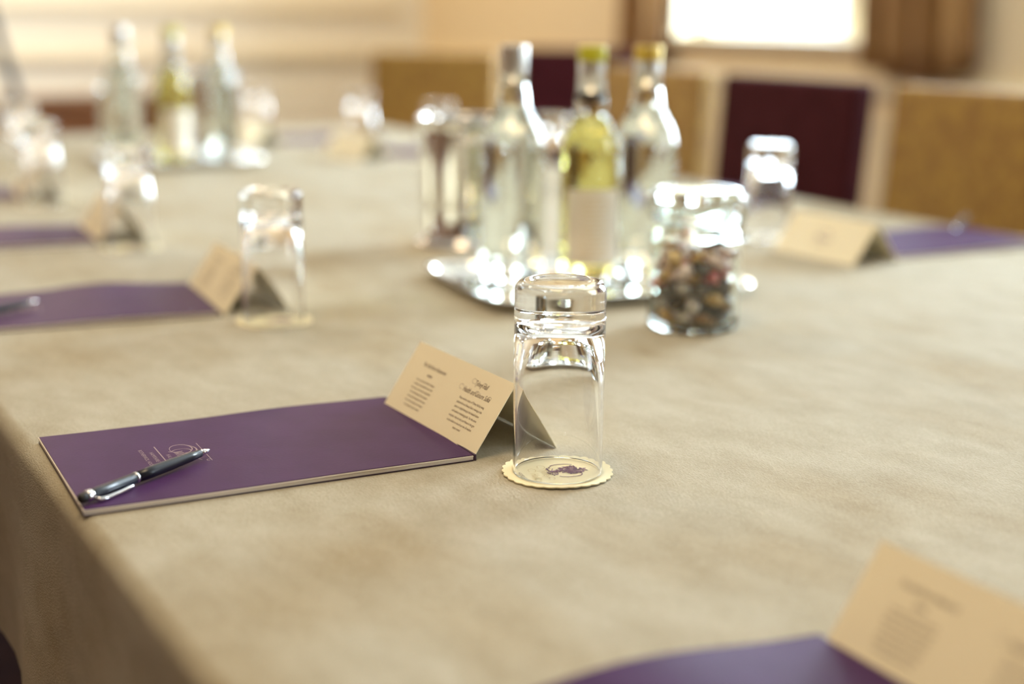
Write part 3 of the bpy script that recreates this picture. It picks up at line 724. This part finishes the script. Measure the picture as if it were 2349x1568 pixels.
# ------------------------------------------------------------------ clip-top jar with wrapped sweets
def make_jar():
    t = thing('sweet_jar', '', 'jar')
    R = 0.0500
    out = [(0.0425, 0.150), (0.0440, 0.1485), (0.0445, 0.145), (0.0445, 0.139), (0.0465, 0.1375), (0.0475, 0.135), (0.0465, 0.1325), (0.0435, 0.131), (0.0432, 0.127), (0.0450, 0.122), (0.0485, 0.116), (R, 0.108), (R, 0.06), (R, 0.014), (0.0490, 0.006), (0.046, 0.0015), (0.038, 0.0006), (0.02, 0.002), (0, 0.0025)]
    inn = [(0, 0.0065), (0.03, 0.0065), (0.042, 0.008), (0.0463, 0.014), (0.047, 0.03), (0.047, 0.106), (0.0455, 0.114), (0.0415, 0.121), (0.0398, 0.128), (0.0398, 0.146), (0.0405, 0.1495)]
    obj('glass_body', lathe_shell(smoothpts(out, 3), smoothpts(inn, 3), 80), 'green_glass', t, smooth=True)
    bm = bmesh.new(); lathe(bm, [(0.0405, 0.1503), (0.0478, 0.1503), (0.0483, 0.1513), (0.0478, 0.1523), (0.0405, 0.1523)], 64, closed=True); obj('rubber_seal', bm, 'seal', t, smooth=True)
    ld = thing('lid', '', '');
    for k in ('label', 'category'): del ld[k]
    ld.parent = t
    bm = bmesh.new()
    lathe(bm, smoothpts([(0, 0.1535), (0.036, 0.1535), (0.0385, 0.1525), (0.0470, 0.1526), (0.0500, 0.1545), (0.0505, 0.160), (0.0490, 0.1655), (0.0465, 0.1680), (0.040, 0.1680), (0.037, 0.1662), (0.02, 0.1655), (0, 0.1655)], 3), 80)
    o = obj('lid_glass', bm, 'green_glass', ld, smooth=True)
    def ring(r, z, n=48, a0=0, a1=360): return [(r*cos(radians(a0+(a1-a0)*i/n)), r*sin(radians(a0+(a1-a0)*i/n)), z) for i in range(n + (0 if a1-a0 == 360 else 1))]
    bm = bmesh.new(); tube(bm, ring(0.0515, 0.1600), 0.0012, 8, closed=True); obj('wire_ring', bm, 'wire', t, smooth=True)
    bm = bmesh.new(); tube(bm, ring(0.0452, 0.1292), 0.0014, 8, closed=True); obj('wire_ring', bm, 'wire', t, smooth=True)
    bm = bmesh.new()
    for s in (-1, 1): tube(bm, [(0.0525, s*0.012, 0.160), (0.055, s*0.012, 0.150), (0.053, s*0.010, 0.138), (0.050, s*0.010, 0.126), (0.0545, s*0.010, 0.112)], 0.0013, 8)
    tube(bm, [(0.0545, -0.010, 0.112), (0.0550, 0, 0.108), (0.0545, 0.010, 0.112)], 0.0013, 8); obj('clip', bm, 'wire', t, smooth=True)
    bm = bmesh.new()
    for s in (-1, 1): tube(bm, [(-0.0525, s*0.010, 0.160), (-0.054, s*0.010, 0.145), (-0.047, s*0.008, 0.1295)], 0.0013, 8)
    obj('hinge', bm, 'wire', t, smooth=True)
    for ch in COL.objects:
        if ch.parent == t: ch.scale = (1, 1, 0.915)
    return t
jar = make_jar(); jar['label'] = 'clip-top glass jar full of wrapped sweets in front of the nearer tray'; jar['group'] = 'clip-top glass jars'
JX, JY = 0.9405, 1.236
jar.location = (JX, JY, T); jar.rotation_euler = (0, 0, -0.9)
jar2 = dup(jar, (0.925, 3.56, T), 0.4, 'blurred greenish clip-top jar left of the distant bottles')

def sweet_proto(name, cols, stripe, kindlabel):
    m, nt, b = new_mat(name+'_wrapper'); setp(b, rough=0.25, coat=0.3)
    N, L = nt.nodes, nt.links; tc = N.new('ShaderNodeTexCoord')
    wv = N.new('ShaderNodeTexWave'); wv.inputs['Scale'].default_value = stripe; wv.inputs['Distortion'].default_value = 1.0
    L.new(tc.outputs['Object'], wv.inputs['Vector'])
    rm = N.new('ShaderNodeValToRGB'); rm.color_ramp.interpolation = 'CONSTANT'
    rm.color_ramp.elements[0].color = (*cols[0], 1); rm.color_ramp.elements[1].color = (*cols[1], 1); rm.color_ramp.elements[1].position = 0.5
    L.new(wv.outputs['Fac'], rm.inputs['Fac']); L.new(rm.outputs['Color'], b.inputs['Base Color'])
    bm = bmesh.new(); bmesh.ops.create_uvsphere(bm, u_segments=20, v_segments=12, radius=1)
    for v in bm.verts:
        x, y, z = v.co; p = 0.65
        f = lambda q: math.copysign(abs(q)**p, q)
        v.co = (f(x)*0.0105, f(y)*0.0078, f(z)*0.0062)
    root = obj('wrapped_sweet', bm, m, smooth=True)
    for s in (-1, 1):
        bm = bmesh.new(); n = 14; c = bm.verts.new((s*0.0098, 0, 0)); prev = []
        for i in range(n):
            a = 2*pi*i/n; rr = 0.0046*(1+0.25*(i % 2)); prev.append(bm.verts.new((s*(0.0142+0.0012*(i % 2)), rr*cos(a), rr*0.7*sin(a))))
        for i in range(n): bm.faces.new((c, prev[i], prev[(i+1) % n]))
        o = obj('wrapper_twist', bm, m, root)
        sm = o.modifiers.new('thick', 'SOLIDIFY'); sm.thickness = 0.0003
    root['category'] = 'sweet'
    return root, kindlabel
SW = [sweet_proto('liquorice', ((0.02, 0.017, 0.014), (0.16, 0.10, 0.07)), 90, 'black and brown wrapped sweet'),
      sweet_proto('amber', ((0.55, 0.26, 0.05), (0.68, 0.45, 0.16)), 60, 'amber wrapped sweet'),
      sweet_proto('pink', ((0.72, 0.42, 0.38), (0.85, 0.74, 0.70)), 110, 'pink and white wrapped sweet'),
      sweet_proto('red', ((0.55, 0.03, 0.05), (0.75, 0.30, 0.25)), 70, 'red wrapped sweet'),
      sweet_proto('cream', ((0.70, 0.62, 0.50), (0.45, 0.36, 0.42)), 100, 'cream and lilac wrapped sweet'),
      sweet_proto('toffee', ((0.20, 0.09, 0.03), (0.42, 0.22, 0.09)), 80, 'toffee brown wrapped sweet')]
def fill_jar(cx, cy, n, seed, where, grp):
    rnd = random.Random(seed); Rm = 0.0360; r = 0.0095; P = []
    for i in range(n):
        a = rnd.uniform(0, 2*pi); q = Rm*sqrt(rnd.random()); P.append([q*cos(a), q*sin(a), 0.017+0.095*i/n])
    for it in range(260):
        for p in P: p[2] -= 0.00012
        for i in range(n):
            for j in range(i+1, n):
                d = [P[i][k]-P[j][k] for k in range(3)]
                if abs(d[2]) > 2*r: continue
                l = sqrt(d[0]**2+d[1]**2+d[2]**2)
                if 1e-9 < l < 2*r:
                    k_ = (2*r-l)/l*0.5
                    for q in range(3): P[i][q] += d[q]*k_; P[j][q] -= d[q]*k_
        for p in P:
            q = math.hypot(p[0], p[1])
            if q > Rm: p[0] *= Rm/q; p[1] *= Rm/q
            p[2] = max(p[2], 0.0155)
    out = []
    for p in P:
        h = p[2]; u = rnd.random()
        if h < 0.05: kx = 0 if u < 0.3 else 5 if u < 0.5 else 4 if u < 0.85 else 1
        elif h < 0.075: kx = 3 if u < 0.35 else 0 if u < 0.45 else 1 if u < 0.75 else 2
        else: kx = 2 if u < 0.42 else 1 if u < 0.68 else 0 if u < 0.78 else 4
        out.append((kx, p, (rnd.uniform(-0.7, 0.7), rnd.uniform(-0.9, 0.9), rnd.uniform(0, 6.28))))
    return out
used = {}
def place_sweets(items, cx, cy, where, grp):
    for kx, p, rot in items:
        src, kl = SW[kx]; lb = kl + ' ' + where
        if kx not in used: o = src; used[kx] = True
        else:
            o = src.copy(); COL.objects.link(o)
            for ch in sweet_kids[kx]:
                c = ch.copy(); COL.objects.link(c); c.parent = o
        o.location = (cx+p[0], cy+p[1], T+p[2]); o.rotation_euler = rot; o['label'] = lb; o['group'] = kl+'s in the '+grp
sweet_kids = {k: [c for c in COL.objects if c.parent == s[0]] for k, s in enumerate(SW)}
place_sweets(fill_jar(JX, JY, 84, 3, '', ''), JX, JY, 'in the clip-top jar in front of the nearer tray', 'nearer jar')
place_sweets(fill_jar(0, 0, 30, 8, '', ''), 0.925, 3.56, 'in the blurred distant jar', 'distant jar')

# ------------------------------------------------------------------ chairs
def make_chair(fabric, w=0.44):
    t = thing('dining_chair', '', 'chair')
    # local: the sitter faces -x; top of the back at z 0.956, back front face at x=0
    ht = 0.956; lean = 0.075
    bm = bmesh.new(); box(bm, (0.03, 0, 0.70), (0.06, w, 0.512), bev=0.016, seg=3)
    for v in bm.verts: v.co.x += (v.co.z-ht)*lean
    obj('backrest', bm, fabric, t, smooth=False)
    bm = bmesh.new(); box(bm, (-0.005-0.47/2, 0, 0.455), (0.47, w+0.02, 0.085), bev=0.022, seg=3); obj('seat', bm, fabric, t)
    bm = bmesh.new(); box(bm, (-0.235, 0, 0.395), (0.45, w, 0.04), bev=0.004); obj('seat_frame', bm, 'chair_wood', t)
    for sx in (0, 1):
        for sy in (-1, 1):
            bm = bmesh.new(); y = sy*(w/2-0.025)
            if sx == 0: tube(bm, [(-0.44, y, 0.38), (-0.44, y, 0.2), (-0.44, y, 0.0)], [0.021, 0.018, 0.014], 8)
            else: tube(bm, [(-0.02, y, 0.42), (0.0, y, 0.2), (0.045, y, 0.0)], [0.021, 0.019, 0.014], 8)
            obj('leg', bm, 'chair_wood', t, smooth=True)
    return t
cg = make_chair('gold_fabric'); cb = make_chair('burgundy')
cg.location = (2.09, 1.900, 0); cg['label'] = 'gold patterned chair at the right picture edge, nearest of the far-side chairs'; cg['group'] = 'gold upholstered chairs'
cb.location = (2.07, 2.425, 0); cb['label'] = 'burgundy chair behind the glowing tumbler, right of the bottles'; cb['group'] = 'burgundy upholstered chairs'
dup(cg, (2.12, 3.005, 0), 0.0, 'gold chair just right of the gold-capped water bottle')
dup(cb, (2.98, 4.70, 0), 0.85, 'burgundy chair pushed back, seen between the nearer bottles')
dup(cg, (2.19, 4.36, 0), 0.80, 'gold chair far back above the nearer ice bucket')

# ------------------------------------------------------------------ sideboard and easel
t = thing('sideboard', 'low dark mahogany sideboard against the far wall, left of the distant bottles', 'sideboard', (1.85, 7.44, 0))
bm = bmesh.new(); box(bm, (0, 0, 0.345), (0.92, 0.40, 0.55), bev=0.006); obj('body', bm, 'mahogany', t)
bm = bmesh.new(); box(bm, (0, 0, 0.635), (0.98, 0.44, 0.03), bev=0.008); obj('top', bm, 'mahogany', t)
for k in range(3):
    bm = bmesh.new(); box(bm, (-0.30+0.30*k, -0.207, 0.32), (0.28, 0.016, 0.46), bev=0.005); d = obj('door', bm, 'mahogany', t)
    bm = bmesh.new(); bmesh.ops.create_uvsphere(bm, u_segments=12, v_segments=8, radius=0.012); obj('knob', bm, 'cap_gold', d, smooth=True, loc=(-0.20+0.30*k, -0.226, 0.36))
for sx in (-1, 1):
    for sy in (-1, 1):
        bm = bmesh.new(); box(bm, (sx*0.42, sy*0.16, 0.035), (0.05, 0.05, 0.07), bev=0.004); obj('foot', bm, 'mahogany', t)
t = thing('flipchart_easel', 'dark metal easel leg slanting down at the left picture edge', 'easel', (0.575, 4.80, 0))
for (a, b) in (((0.12, 0, 1.72), (0.55, 0.02, 0.0)), ((-0.12, 0, 1.72), (-0.55, 0.02, 0.0)), ((0, 0.06, 1.72), (0, 0.62, 0.0))):
    bm = bmesh.new(); tube(bm, [a, b], 0.016, 10); obj('leg', bm, 'grey_metal', t, smooth=True)
bm = bmesh.new(); box(bm, (0, -0.02, 1.70), (0.40, 0.05, 0.06), bev=0.01); obj('head', bm, 'grey_metal', t)
bm = bmesh.new(); box(bm, (-0.06, -0.06, 1.42), (0.62, 0.02, 0.5), bev=0.004); obj('board', bm, 'whiteboard', t)
